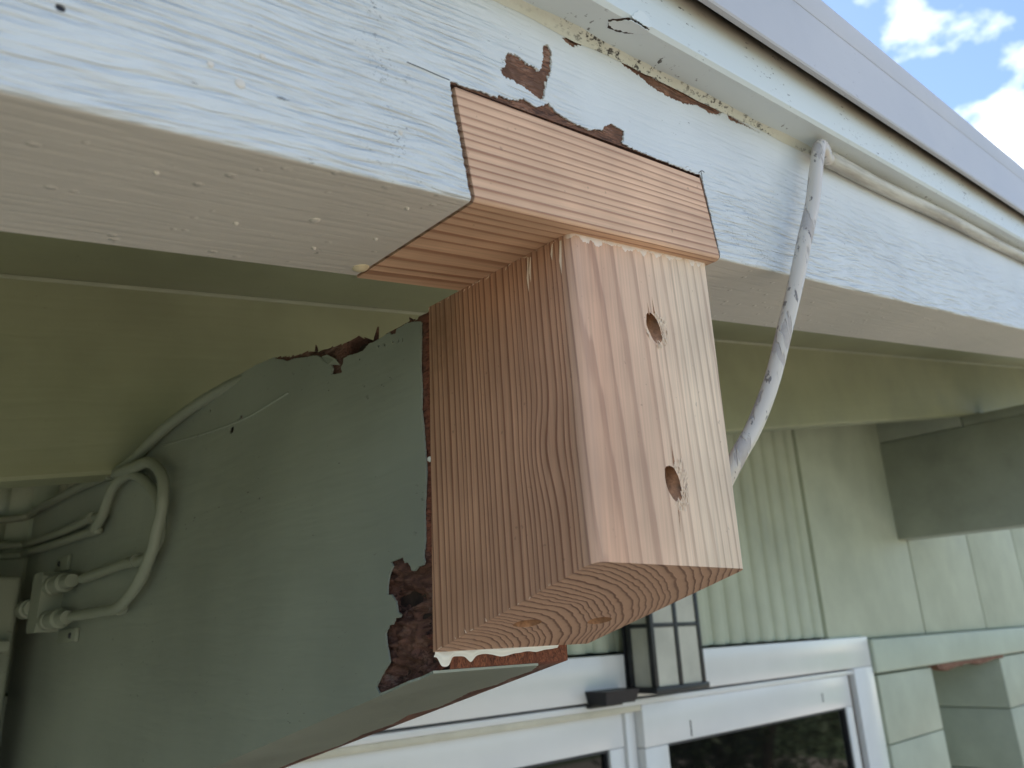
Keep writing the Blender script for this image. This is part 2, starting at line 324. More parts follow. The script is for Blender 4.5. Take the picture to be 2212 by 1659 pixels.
def tube(name, pts, r, mat, parent=None, n=6, seg=14, frame=None, wob=0.0, round_ends=True):
    p = catmull(pts, n); verts = []; faces = []; up = Vector((0.13, 0.21, 0.97)); L = len(p)
    radii = [r * (1 + wob * (noise.noise(q * 0.06) )) for q in p]
    if round_ends:
        d0 = (p[0] - p[1]).normalized(); d1 = (p[-1] - p[-2]).normalized()
        p = [p[0] + d0 * r * 0.75, p[0] + d0 * r * 0.45] + p + [p[-1] + d1 * r * 0.45, p[-1] + d1 * r * 0.75]
        radii = [r * 0.45, r * 0.85] + radii + [r * 0.85, r * 0.45]; L = len(p)
    for i, q in enumerate(p):
        d = (p[min(i + 1, L - 1)] - p[max(i - 1, 0)]).normalized(); a = d.cross(up)
        if a.length < 0.05: a = d.cross(Vector((1, 0, 0)))
        a.normalize(); b = d.cross(a); up = (b if b.dot(up) > 0 else -b)
        a = d.cross(up).normalized(); b = up
        for k in range(seg):
            w = 2 * math.pi * k / seg; verts.append(q + (a * math.cos(w) + b * math.sin(w)) * radii[i])
    for i in range(L - 1):
        for k in range(seg): faces.append((i * seg + k, i * seg + (k + 1) % seg, (i + 1) * seg + (k + 1) % seg, (i + 1) * seg + k))
    faces.append(tuple(range(seg - 1, -1, -1))); faces.append(tuple((L - 1) * seg + k for k in range(seg)))
    return mk(name, verts, faces, mat, parent, smooth=60, frame=frame)
def lathe(name, prof, origin, axis, mat, parent=None, seg=20):
    d = Vector(axis).normalized(); a = d.orthogonal().normalized(); b = d.cross(a); o = Vector(origin); verts = []; faces = []
    for h, r in prof:
        for k in range(seg):
            w = 2 * math.pi * k / seg; verts.append(o + d * h + (a * math.cos(w) + b * math.sin(w)) * r)
    for i in range(len(prof) - 1):
        for k in range(seg): faces.append((i * seg + k, i * seg + (k + 1) % seg, (i + 1) * seg + (k + 1) % seg, (i + 1) * seg + k))
    faces.append(tuple(range(seg - 1, -1, -1))); faces.append(tuple((len(prof) - 1) * seg + k for k in range(seg)))
    return mk(name, verts, faces, mat, parent, smooth=35)
def ragged(pts, step=0.8, amp=0.35, closed=True, seed=0):
    out = []; n = len(pts)
    for i in range(n if closed else n - 1):
        a, b = Vector(pts[i]), Vector(pts[(i + 1) % n]); L = (b - a).length; k = max(1, int(L / step)); nr = Vector((-(b - a).y, (b - a).x)) / (L or 1)
        for j in range(k):
            q = a.lerp(b, j / k); o = (noise.noise(Vector((q.x * 0.9, q.y * 0.9, seed))) + 0.6 * noise.noise(Vector((q.x * 2.6, q.y * 2.6, seed + 5)))) * amp
            out.append(q + nr * o * (1 if L < 60 else 1))
    if not closed: out.append(Vector(pts[-1]))
    return [(q.x, q.y) for q in out]
def inside(pt, poly):
    x, y = pt; c = False; j = len(poly) - 1
    for i in range(len(poly)):
        xi, yi = poly[i]; xj, yj = poly[j]
        if (yi > y) != (yj > y) and x < (xj - xi) * (y - yi) / (yj - yi) + xi: c = not c
        j = i
    return c
def skin(name, loops, to3d, thick, mat, parent, curl=0.0):
    """paint film: a sheet with holes, its broken edge shown as a thin wall"""
    vs = []; es = []
    for lp in loops:
        b = len(vs); vs += [Vector(p) for p in lp]; es += [(b + i, b + (i + 1) % len(lp)) for i in range(len(lp))]
    rv, re, rf, *_ = delaunay_2d_cdt(vs, es, [], 0, 1e-5)
    verts = [to3d(v.x, v.y, 0) for v in rv]; faces = []
    for f in rf:
        cx = sum(rv[i].x for i in f) / len(f); cy = sum(rv[i].y for i in f) / len(f)
        if sum(inside((cx, cy), lp) for lp in loops) % 2 == 1: faces.append(tuple(f))
    for lp in loops:
        b = len(verts); n = len(lp)
        for p in lp: verts.append(to3d(p[0], p[1], 0))
        for p in lp: verts.append(to3d(p[0], p[1], thick))
        for i in range(n): faces.append((b + i, b + (i + 1) % n, b + n + (i + 1) % n, b + n + i))
    return mk(name, verts, faces, mat, parent)
def prism(prof, a0, a1, axis=0):
    """closed profile in the two other axes swept along one axis -> verts, faces"""
    n = len(prof); V = []
    for a in (a0, a1):
        for p in prof: V.append((a, p[0], p[1]) if axis == 0 else ((p[0], a, p[1]) if axis == 1 else (p[0], p[1], a)))
    F = [(i, (i + 1) % n, n + (i + 1) % n, n + i) for i in range(n)] + [tuple(range(n - 1, -1, -1)), tuple(range(n, 2 * n))]
    return V, F
# ================================================================== ground
def sheet(name, x0, x1, y0, y1, z, mat, label):
    ob = mk(name, [(x0, y0, z), (x1, y0, z), (x1, y1, z), (x0, y1, z)], [(0, 1, 2, 3)], mat, frame='plain'); ob['kind'] = 'structure'; ob['label'] = label; return ob
sheet('lawn', -150000, 150000, -150000, 150000, -2368, 'lawn', 'mown lawn spreading around the house')
sheet('patio', -9000, 14000, -9000, 900, -2360, 'patio', 'pale concrete patio below the gable end')
# ================================================================== roof
A0, A1 = -2600, 6500
roof = thing('roof', 'low pitched roof overhang with olive green boarded underside', 'roof', 'rake')
DP = 160.0                                                     # height of the deck underside above the barge board's bottom edge
for y0, y1 in ((70.4, 214), (214.6, 358), (358.6, 499), (541, 690), (690.6, 840), (840.6, 1400), (1400.6, 3000), (3000.6, 7000)):
    box('deck_board', A0, A1, y0, y1, DP, DP + 12, 'deck_paint', roof, bev=1.2)
box('roof_covering', A0, A1, -9, 7000, DP + 12.4, DP + 17.4, 'roofing', roof, bev=1)
rafter = thing('rafter', 'olive green rafter running parallel behind the barge board above both beams', 'rafter', 'rake')
V, F = prism([(499.6, 0), (501.6, -3), (538, -3), (540, -1), (540, DP - 0.4), (499.6, DP - 0.4)], A0, A1); mk('timber', V, F, 'deck_paint', rafter, smooth=30)
V, F = prism([(499.4, DP - 0.3), (497.2, DP - 0.3), (497.6, DP - 1.6), (499.4, DP - 3)], A0, A1); mk('caulk_line', V, F, 'deck_caulk', rafter)
# rake trim: a board under the roof edge, standing out over the barge board
trim = thing('rake_trim_board', 'white trim board with brown stained top edge above the barge board', 'trim board', 'rake')
V, F = prism([(-20, 92), (-18.4, 90.2), (-0.4, 90.2), (-0.4, 133), (-20, 133)], A0, A1)
mk('board', V, F, 'trim_stained', trim, smooth=30)
edge = thing('roof_edge_board', 'grey painted edge board at the very top against the sky', 'edge board', 'rake')
V, F = prism([(-30, 116), (-29.3, 115), (-26.8, 115), (-26, 116), (-26, 142), (-10, 142), (-10, 160), (-30, 160)], A0, A1); mk('board', V, F, 'grey_board', edge, smooth=30)
V, F = prism([(-30.5, 159.6), (-30.2, 158.9), (-10, 160.2), (-10, 178), (-29.9, 178.6), (-30.6, 177.9)], A0, A1); mk('drip_edge', V, F, 'grey_board', edge, smooth=30)
# caulk line in the corner under the trim
def caulk_line():
    verts = []; faces = []; N = 460; K = 7
    for i in range(N + 1):
        a = (-2590 + 2170 * i / 30) if i < 30 else ((-420 + 2900 * ((i - 30) / (N - 60)) ** 1.35) if i < N - 30 else 2480 + 3900 * (i - N + 30) / 30); w = 2.9 + 1.1 * noise.noise(Vector((a * 0.02, 0, 3))) + 0.8 * noise.noise(Vector((a * 0.11, 2, 3))); w += 1.4 * math.exp(-((a - 72) / 14) ** 2)
        for k in range(K):
            u = k / (K - 1); y = -0.9 - w * (1 - u) if False else None
            yy = -0.85 - w * u * (1.15 - 0.35 * math.sin(u * math.pi) * 0.6); pp = 90.4 - w * (1 - u) * (1.15 - 0.35 * math.sin(u * math.pi) * 0.6)
            verts.append((a, yy, pp + (0.1 if u == 1 else 0)))
    for i in range(N):
        for k in range(K - 1): faces.append((i * K + k, (i + 1) * K + k, (i + 1) * K + k + 1, i * K + k + 1))
    return mk('caulk_bead', verts, faces, 'caulk', trim, smooth=0)
tag(caulk_line(), 'yellowed mould-specked caulk bead in the corner')
def flake(name, pts, lift, mat, parent, nrm=(0, 0, -1)):
    n = Vector(nrm); V = [Vector(p) + n * l for p, l in zip(pts, lift)]; k = len(V); V += [v - n * 0.5 for v in V]
    F = [tuple(range(k)), tuple(range(2 * k - 1, k - 1, -1))] + [(i, (i + 1) % k, k + (i + 1) % k, k + i) for i in range(k)]
    return mk(name, V, F, mat, parent)
skin('paint_flake', [ragged([(83, -13.5), (86, -16), (90, -19.9), (101.5, -20.4), (102.5, -18), (97, -14.2), (92, -12.6), (87, -11.6)], 0.9, 0.9, seed=5)], lambda a, y, d: (a, y, 89.9 - 0.15 * max(0, a - 84) * max(0.0, min(1.0, (-12 - y) / 7)) * 0.62 + d * 0.5), 0.6, 'trim_paint', trim)
skin('paint_flake', [ragged([(90.5, 90.8), (101.5, 89.0), (104, 91.6), (102.6, 95), (98, 96.6), (93.5, 94)], 0.9, 0.8, seed=8)], lambda a, p, d: (a, -20.3 - 0.7 * max(0.0, min(1.0, (a - 92) / 8)) + d * 0.5, p), 0.6, 'trim_paint', trim)
skin('bare_edge', [ragged([(82, -14.5), (89, -19.95), (103.8, -19.95), (100, -14.4), (94, -11.6), (86, -10.8)], 0.8, 0.8, seed=15)], lambda a, y, d: (a, y, 90.12 + d * 0.05), 0.4, 'inner_wood', trim)
# ================================================================== barge board
N0, N1, NP = -1.3, 154.2, 43.2                                # notch cut for the new wood
barge = thing('barge_board', 'white weathered barge board with peeling paint running along the roof rake', 'barge board', 'rake')
r = 1.7; prof = [(0.0, 159), (0.0, r + 0.4), (-0.75, r)] + [(-0.75 + r - r * math.cos(w), r - r * math.sin(w)) for w in [math.pi / 2 * k / 6 for k in range(1, 7)]] + [(68, 0), (70, 2), (70, 159)]
V = []; F = []; FM = []
for a0, a1, pr in ((A0, N0, prof), (N1, A1, prof), (N0, N1, [(0.0, 159), (0.0, NP), (70, NP), (70, 159)])):
    v, f = prism(pr, a0, a1); b = len(V); V += v; F += [tuple(i + b for i in q) for q in f]; n = len(pr)
    FM += ([1] + [1] + [3] * 4 + [0] * (n - 7) + [1, 2, 2] if n > 5 else [1, 2, 2, 2, 2, 2])
mk('timber', V, F, ['fascia_bounce_paint', 'bare_redwood', 'cut_edge', 'fascia_paint'], barge, fm=FM, smooth=40)
chip_ab = [(31.2, 65.9), (36.7, 66.6), (40.6, 64.4), (45.2, 64.5), (48.1, 63.3), (49.9, 66.4), (51.7, 70.7), (52.4, 74.6), (54.3, 77.4), (56.9, 78.1), (58.4, 75.2), (56.2, 68.5), (54.4, 64.3), (50.9, 59.5), (47.2, 51.2), (44.2, 50.3), (41.2, 51.2), (38.3, 52.1), (35.0, 53.1), (30.9, 53.9), (27.8, 53.6), (25.6, 54.9), (25.2, 56.8), (28.3, 59.2), (28.9, 62.5)]
chip_c = [(66.9, 84.5), (71.8, 87.6), (77.4, 88.4), (81.5, 87.6), (80.3, 86.4), (77.0, 85.0), (73.7, 82.8), (69.8, 83.0)]
chip_d = [(104, 88.4), (112, 88.6), (119.4, 88.0), (126.5, 88.6), (139.6, 88.0), (154.0, 88.2), (168.7, 88.0), (184.8, 88.0), (194.1, 87.0), (189.7, 84.4), (179.4, 82.2), (173.4, 83.2), (167.5, 83.6), (155.4, 80.6), (143.0, 80.4), (130.9, 81.2), (126.5, 82.2), (119.9, 84.4), (110, 86)]
chip_e = [(197.9, 88.0), (206.6, 87.6), (234.4, 85.5), (216.1, 85.4), (199.9, 84.4)]
patch_top = [(-0.8, 43.9), (5.8, 43.6), (13.3, 43.8), (20.7, 44.2), (22.3, 45.5), (27.6, 45.1), (31.2, 46.2), (35.2, 48.0), (40.2, 46.5), (41.9, 46.3), (49.4, 50.2), (53.3, 47.4), (61.2, 45.6), (72.9, 44.8), (75.4, 46.2), (81.0, 47.0), (83.1, 49.2), (88.5, 52.2), (97.3, 51.0), (95.9, 46.7), (93.9, 44.4), (98.4, 43.8), (108.9, 43.2), (121.3, 42.9), (134.6, 42.9), (154.5, 42.6)]
base_p = r
top_line = [(a, 89.9) for a in range(6400, -2581, -60)]
outer = [(-2590, base_p)] + ragged([(-1.7, base_p), (-1.6, 20), (-2.1, 30), (-1.4, 43.2)], 0.8, 0.55, closed=False, seed=21) + ragged(patch_top, 0.6, 0.6, closed=False, seed=2) + ragged([(155.3, 40), (155.2, 30), (155.0, 15), (154.9, base_p)], 0.8, 0.55, closed=False, seed=22) + [(6400, base_p)] + top_line
loops = [outer] + [ragged(c, 0.5, 1.0, seed=i) for i, c in enumerate((chip_ab, chip_c, chip_d, chip_e))]
for (cx, cp, rr) in ((-119.0, 24.5, 1.0),): loops.append([(cx + rr * 1.1 * math.cos(w), cp + rr * math.sin(w)) for w in [2 * math.pi * k / 14 for k in range(14)]])
skin('paint_film', loops, lambda a, p, d: (a, -0.75 + d, p), 0.5, 'fascia_paint', barge)
def shrink(c, k, seed):
    mx = sum(p[0] for p in c) / len(c); my = sum(p[1] for p in c) / len(c); return ragged([(mx + (p[0] - mx) * k, my + (p[1] - my) * k) for p in c], 0.6, 1.3, seed=seed)
pr_out = [(-30, base_p + 2), (-2.4, base_p + 2), (-2.2, 43.4)] + ragged([(p[0], p[1] + (0.8 if p[1] < 44.5 else 0.3)) for p in patch_top], 0.6, 0.9, closed=False, seed=12) + [(155.6, 42), (155.5, base_p + 2), (300, base_p + 2), (300, 89.5), (-30, 89.5)]
skin('primer_film', [pr_out] + [shrink(c, 0.985, 30 + i) for i, c in enumerate((chip_ab, chip_c, chip_d, chip_e))], lambda a, p, d: (a, -0.34 + d, p), 0.4, 'primer', barge)
lathe('nail_hole', [(0, 0.95), (0.3, 0.9)], (-119.0, -0.35, 24.5), (0, 1, 0), 'black_plastic', barge, 14)
for cx, cp, rr in ((-85.2, 21.7, 1.0), (-70.2, 29.1, 0.9), (-77.7, 18.5, 1.5), (-26.5, 17.9, 0.9)):
    lathe('filled_nail', [(0.0, rr), (0.25, rr * 0.92), (0.4, rr * 0.6)], (cx, -0.72, cp), (0, -1, 0), 'fascia_bounce_paint', barge, 12)
for (a, y, s) in ((-40.7, 30.5, 1.6), (-18, 12, 0.7), (-62, 41, 0.8), (-30, 50, 0.8), (-93, 20, 0.7), (-14, 36, 0.8)):
    lathe('paint_drip', [(-0.6, s * 1.3), (0.1, s * 1.15), (0.5, s * 0.8), (0.75, s * 0.35)], (a, y, 0), (0.1, 0.1, -1), 'fascia_bounce_paint', barge, 12)
lathe('sealant_blob', [(-1, 3.4), (0.3, 3.2), (1.1, 2.2), (1.5, 0.9)], (-4.2, 60.5, 0), (0.0, 0.0, -1), 'cream_sealant', barge, 16)
def paint_tatters():                                           # curled paint and torn fibres along the saw cut
    V = []; F = []
    rnd = random.Random(3)
    for i in range(46):
        t_ = rnd.random(); a = rnd.uniform(0, 154); side = rnd.random()
        if side < 0.55: p = Vector((a, -0.8, 43.4 + rnd.uniform(-0.6, 0.8))); d = Vector((rnd.uniform(-1, 1), -0.5, rnd.uniform(-1.2, -0.1)))
        elif side < 0.8: p = Vector((-1.6, -0.8, rnd.uniform(4, 42))); d = Vector((1, -0.4, rnd.uniform(-1, 1)))
        else: p = Vector((154.4, -0.8, rnd.uniform(4, 42))); d = Vector((-1, -0.4, rnd.uniform(-1, 1)))
        d = d.normalized() * rnd.uniform(0.8, 2.4); w = d.cross(Vector((0, 1, 0))).normalized() * rnd.uniform(0.10, 0.28); b = len(V)
        V += [p - w, p + w, p + d * 0.6 + w * 0.7 + Vector((0, -0.3, 0)), p + d * 0.6 - w * 0.7 + Vector((0, -0.3, 0)), p + d]
        F += [(b, b + 1, b + 2, b + 3), (b + 3, b + 2, b + 4)]
    o = mk('torn_fibres', V, F, 'bare_redwood', barge); o['kind'] = 'stuff'
paint_tatters()
for pts in ([(-19, 44.6), (-12, 44.3), (-6, 43.9), (-1.6, 43.8)], [(153.0, 43.4), (156.4, 45.4), (158.6, 45.0)], [(155.6, 44.8), (155.2, 41.0)]):
    tube('pencil_line', [(a, -0.80, p) for a, p in pts], 0.17, 'gasket', barge, n=4, seg=6)
# ================================================================== new wood let into the barge board
def bevel_edges(bm, sel, off, seg, prof=0.5):
    es = [e for e in bm.edges if sel(*[v.co * 1000 for v in e.verts])]
    bmesh.ops.bevel(bm, geom=es, offset=off / 1000, segments=seg, affect='EDGES', profile=prof)
def finish(bm, name, mats, frame, smooth=35):
    bmesh.ops.recalc_face_normals(bm, faces=bm.faces); me = bpy.data.meshes.new(name); bm.to_mesh(me); bm.free()
    for k in mats: me.materials.append(M[k])
    me.polygons.foreach_set('use_smooth', [True] * len(me.polygons)); me.set_sharp_from_angle(angle=math.radians(smooth))
    ob = bpy.data.objects.new(name, me); COL.objects.link(ob); place(ob, frame); return ob
def hexa(pts):
    bm = bmesh.new(); vs = [bm.verts.new((p[0] / 1000, p[1] / 1000, p[2] / 1000)) for p in pts]
    for f in ((0, 1, 2, 3), (4, 7, 6, 5), (0, 4, 5, 1), (1, 5, 6, 2), (2, 6, 7, 3), (3, 7, 4, 0)): bm.faces.new([vs[i] for i in f])
    return bm
bm = hexa([(0.4, -0.9, 0.0), (153.4, -0.9, -0.6), (153.4, 70, -0.6), (0.4, 70, 0.0), (0.3, -0.9, 41.7), (152.4, -0.9, 40.6), (152.4, 70, 40.6), (0.3, 70, 41.7)])
bevel_edges(bm, lambda a, b: a.y < 0 and b.y < 0 and a.z < 5 and b.z < 5, 2.2, 4)
patch = finish(bm, 'wood_patch', ['fir_patch'], 'rake')
patch['kind'] = 'thing'; tag(patch, 'new unpainted fir strip let into the bottom edge of the white barge board', 'wood patch')
# ================================================================== new block on the beam end
XL, XR, YF, YB = 52.0, 146.6, 4.5, 92.0
bz = lambda y: -112.8 - 0.305 * (y - YF)
tz = lambda x: x * TR - 0.25
bm = hexa([(XL, YF, bz(YF)), (XR - 1.0, YF, bz(YF)), (XR - 2.5, YB, bz(YB)), (XL + 0.2, YB, bz(YB)), (XL, YF, tz(XL)), (XR + 1.2, YF, tz(XR)), (XR + 1.2, YB, tz(XR)), (XL, YB, tz(XL))])
isv = lambda a, b: abs(a.z - b.z) > 60
bevel_edges(bm, lambda a, b: isv(a, b) and a.x < XL + 3 and a.y < YF + 2, 4.6, 5)
bevel_edges(bm, lambda a, b: isv(a, b) and a.x > XR - 5 and a.y < YF + 2 and abs(a.x - b.x) < 4, 2.6, 4)
bevel_edges(bm, lambda a, b: a.z > 0 and b.z > 0 and a.y < YF + 0.5 and b.y < YF + 0.5 and abs(a.x - b.x) > 40, 1.3, 2)
block = finish(bm, 'wood_block', ['fir_block', 'hole_wood'], 'plain')
block['kind'] = 'thing'; tag(block, 'new unpainted fir block with screw holes fixed to the end of the green beam', 'wood block')
def cutter(c, d, r, L, sx=1.0):
    d = Vector(d).normalized(); a = d.cross(Vector((0, 0, 1))).normalized(); b = a.cross(d); c = Vector(c); bmh = bmesh.new(); rings = []
    for h, rr in ((-6, r), (L * 0.55, r), (L, r * 0.82)):
        rings.append([bmh.verts.new((c + d * h + (a * math.cos(w) * sx + b * math.sin(w)) * rr * (1 + 0.10 * noise.noise(Vector((math.cos(w) * 2, math.sin(w) * 2, c.z))))) / 1000) for w in [2 * math.pi * k / 24 for k in range(24)]])
    for i in range(2):
        for k in range(24): bmh.faces.new((rings[i][k], rings[i][(k + 1) % 24], rings[i + 1][(k + 1) % 24], rings[i + 1][k]))
    bmh.faces.new(rings[0][::-1]); bmh.faces.new(rings[2]); bmesh.ops.recalc_face_normals(bmh, faces=bmh.faces)
    me = bpy.data.meshes.new('cut'); bmh.to_mesh(me); bmh.free(); me.materials.append(M['hole_wood']); o = bpy.data.objects.new('cut', me); COL.objects.link(o); place(o, 'plain'); return o
cuts = [cutter((100.0, YF, -18.0), (-0.45, 1, 1.0), 4.5, 30), cutter((101.6, YF, -82.0), (-0.40, 1, 1.1), 4.7, 30),
        cutter((76.0, 62.0, bz(62)), (-1.3, 0.10, 1.0), 4.4, 24), cutter((118.0, 61.0, bz(61)), (-1.3, 0.10, 1.0), 4.4, 24)]
for c in cuts:
    md = block.modifiers.new('b', 'BOOLEAN'); md.operation = 'DIFFERENCE'; md.object = c; md.solver = 'EXACT'; md.material_mode = 'TRANSFER'
bpy.context.view_layer.update()
ev = block.evaluated_get(bpy.context.evaluated_depsgraph_get()); nme = bpy.data.meshes.new_from_object(ev)
block.modifiers.clear(); block.data = nme
for c in cuts: bpy.data.objects.remove(c, do_unlink=True)
nme.set_sharp_from_angle(angle=math.radians(35))
def tearout(name, pts, seed):
    """shallow torn fibres round a screw hole: thin slivers lying on the face"""
    rnd = random.Random(seed); V = []; F = []; poly = pts; xs = [p[0] for p in pts]; zs = [p[1] for p in pts]; cx, cz = sum(xs) / len(xs), sum(zs) / len(zs); hx, hz = (100.0, -18.0) if cz > -50 else (101.6, -82.0)
    n = 0
    while n < 75:
        x, z = rnd.uniform(min(xs), max(xs)), rnd.uniform(min(zs), max(zs))
        if not inside((x, z), poly) or ((x - hx) / 5.0) ** 2 + ((z - hz) / 6.4) ** 2 < 1: continue
        n += 1; ang = rnd.gauss(math.pi / 2 + (0.5 if z < cz else 0.0), 0.28); L = rnd.uniform(1.2, 4.0); w = rnd.uniform(0.15, 0.5)
        d = Vector((math.cos(ang), 0, math.sin(ang))); s = Vector((-d.z, 0, d.x)) * w; p = Vector((x, YF - 0.02, z)); lift = rnd.uniform(0.12, 0.55); b = len(V)
        V += [p - s - d * L / 2, p + s - d * L / 2, p + s * 0.8 + d * L * 0.2 + Vector((0, -lift, 0)), p - s * 0.8 + d * L * 0.2 + Vector((0, -lift, 0)), p + d * L / 2 + Vector((0, -lift * rnd.uniform(0, 1.3), 0))]
        F += [(b, b + 1, b + 2, b + 3), (b + 3, b + 2, b + 4)]
    o = mk(name, V, F, 'torn_fibre', block); o['kind'] = 'stuff'; return o
tearout('torn_fibres', [(97.3, -14.1), (97.2, -12.4), (102.0, -10.5), (104.6, -11.9), (108.3, -12.2), (109.1, -15.4), (108.6, -21.0), (106.6, -24.4), (103.0, -26.5), (99.5, -25.5), (96.3, -23.3), (94.3, -21.7), (95.4, -16.4)], 1)
tearout('torn_fibres', [(102.7, -73.9), (104.7, -72.6), (109.4, -71.9), (110.5, -75.7), (111.9, -77.7), (111.1, -85.9), (109.5, -90.2), (103.7, -92.2), (100.8, -88.9), (98.0, -85.5), (96.8, -82.5), (97.4, -78.2), (101.3, -76.7)], 2)
def cracks():                                                   # pointed splits running up the grain from the holes
    V = []; F = []
    for x, z, L, w in ((97.6, -12.6, 5.5, 0.5), (101.2, -11.2, 7.5, 0.55), (103.4, -74.0, 7.5, 0.75), (103.0, -92.0, -9, 0.35)):
        b = len(V); V += [(x - w, YF - 0.04, z), (x + w, YF - 0.04, z), (x + w * 0.3 - 0.2, YF - 0.04, z + L * 0.6), (x - 0.4, YF - 0.04, z + L)]; F += [(b, b + 1, b + 2, b + 3)]
    o = mk('split', V, F, 'hole_wood', block); o['kind'] = 'stuff'
cracks()
def top_fibres():
    rnd = random.Random(11); V = []; F = []
    for i in range(120):
        if i < 70: x = rnd.uniform(XL + 2, XR); p = Vector((x, YF + 0.3, tz(x) - rnd.uniform(0, 1.2))); d = Vector((rnd.uniform(-0.6, 0.6), -0.5, rnd.uniform(-1.6, 0.4)))
        elif i < 105: y = rnd.uniform(YF + 2, YB); p = Vector((XL - 0.05, y, tz(XL) - rnd.uniform(0, 0.8))); d = Vector((-0.5, rnd.uniform(-0.8, 0.8), rnd.uniform(-1.6, 0.4)))
        else: y = rnd.uniform(20, YB); p = Vector((XL - 0.05, y, bz(y) + 0.2)); d = Vector((-0.4, rnd.uniform(-0.6, 0.6), rnd.uniform(-1.0, 1.0)))
        d = d.normalized() * rnd.uniform(0.6, 2.0); w = d.cross(Vector((0.3, 1, 0.1))).normalized() * rnd.uniform(0.08, 0.22); b = len(V)
        V += [p - w, p + w, p + d + w * 0.15]; F.append((b, b + 1, b + 2))
    for (y, z0, L, w) in ((27, 0, 15, 0.16), (25.6, -2, 11, 0.12), (9.2, -1, 14, 0.34), (13.5, 1, 7, 0.10)):
        b = len(V); z0 = tz(XL) - 1.5 + z0 * 0.2; V += [(XL - 0.06, y - w, z0), (XL - 0.35, y + w, z0), (XL - 0.5, y + w * 0.3 + 1.0, z0 - L * 0.6), (XL - 0.06, y - w * 0.3 + 0.8, z0 - L)]; F.append((b, b + 1, b + 2, b + 3))
    o = mk('splinters', V, F, 'torn_fibre', block); o['kind'] = 'stuff'
top_fibres()
# ================================================================== the old beam
BW = 131.0; BY = 93.2; WALL = 790.0
cz = lambda y: -147.2 - 0.245 * (y - BY)
beam = thing('roof_beam', 'old sage green roof beam with rotten flaking end behind the new block', 'beam', 'plain')
skin_top = [(98.7, 4.4), (102.8, 6.2), (109.5, 7.6), (118.2, 7.2), (118.8, 5.3), (122.2, 5.8), (124.3, 7.5), (130.5, 7.0), (136.2, 6.8), (142.0, 7.1), (147.2, 5.2), (154.0, 5.6), (161.0, 6.8), (165.7, 6.4), (166.0, 3.8), (167.9, 2.1), (166.9, -0.9), (177.6, 0.8), (176.1, 4.0), (178.4, 7.4), (173.0, 8.1), (181.6, 12.5), (187.8, 13.4), (193.9, 16.7), (204.8, 19.0), (220.1, 22.6), (227.9, 23.4), (235.2, 26.6), (243.7, 29.7), (244.9, 31.0), (270.8, 33.2), (310, 33.0)]
core_top = [(92.8, 9.8), (101.2, 9.7), (103.7, 8.3), (108.2, 10.1), (110.8, 9.1), (125.0, 8.9), (136.2, 8.3), (140.6, 8.6), (142.8, 8.9), (147.0, 12.3), (152.0, 15.5), (161.4, 16.4), (169.4, 16.7), (176.8, 17.6), (183.7, 20.4), (191.7, 22.9), (197.9, 22.8), (212.6, 24.4), (225.3, 26.5), (234.5, 29.4), (243.9, 31.6), (270.8, 33.0), (290, 33.0)]
skin_right = [(98.8, 3.8), (99.0, -8.2), (99.4, -17.9), (98.6, -27.8), (99.0, -37.2), (97.5, -46.9), (96.6, -56.2), (95.8, -65.3), (96.4, -74.1), (97.2, -81.8), (97.0, -95.5), (98.5, -101.5), (97.5, -103.6), (98.2, -105.1), (101.6, -105.2), (104.4, -107.0), (106.5, -106.4), (107.9, -104.2), (109.0, -103.0), (111.5, -103.0), (112.9, -100.4), (115.5, -100.8), (121.8, -101.6), (120.3, -103.4), (122.9, -106.6), (124.3, -110.6), (124.5, -115.4), (121.3, -115.4), (117.9, -118.5), (116.8, -122.6), (114.3, -124.0), (115.0, -125.1), (118.6, -125.4), (120.1, -127.7), (123.0, -128.0), (125.6, -131.1), (125.1, -135.1), (122.9, -140.4), (122.5, -143.1), (125.7, -145.8), (128.6, -148.2), (132.3, -152.7), (129.0, -156.2)]
DT = XL * TR + 36.0 / CR                                   # underside of the deck at the beam's left face
rt_ = ragged(skin_right, 0.7, 0.3, closed=False, seed=4); tp_ = ragged(skin_top, 0.7, 0.4, closed=False, seed=6)
outer = tp_ + [(350, 30.5), (400, 24), (447, 18), (520, 14.5), (WALL - 1, 14.0), (WALL - 1, cz(WALL))] + [(y, cz(y)) for y in (600, 400, 250)] + rt_[::-1]
loops = [outer]
for (y, z, w, h) in ((298.2, -2.3, 3.2, 2.6), (290, 1.5, 2.4, 1.2), (285.7, 3.0, 2.0, 1.8), (334.8, 19.3, 0.8, 1.4), (113, 0.2, 0.35, 0.9), (116.6, 0.6, 0.45, 1.0), (121, 1.6, 0.8, 0.6), (128, 2.2, 0.6, 0.7), (133, 3.2, 0.9, 0.6), (150, 1.4, 0.6, 0.5)):
    loops.append(ragged([(y + w * math.cos(k * math.pi / 4), z + h * math.sin(k * math.pi / 4)) for k in range(8)], 0.5, 0.3, seed=y))
skin('paint_film', loops, lambda y, z, d: (XL + 0.4 + d, y, z), 0.9, 'beam_paint', beam)
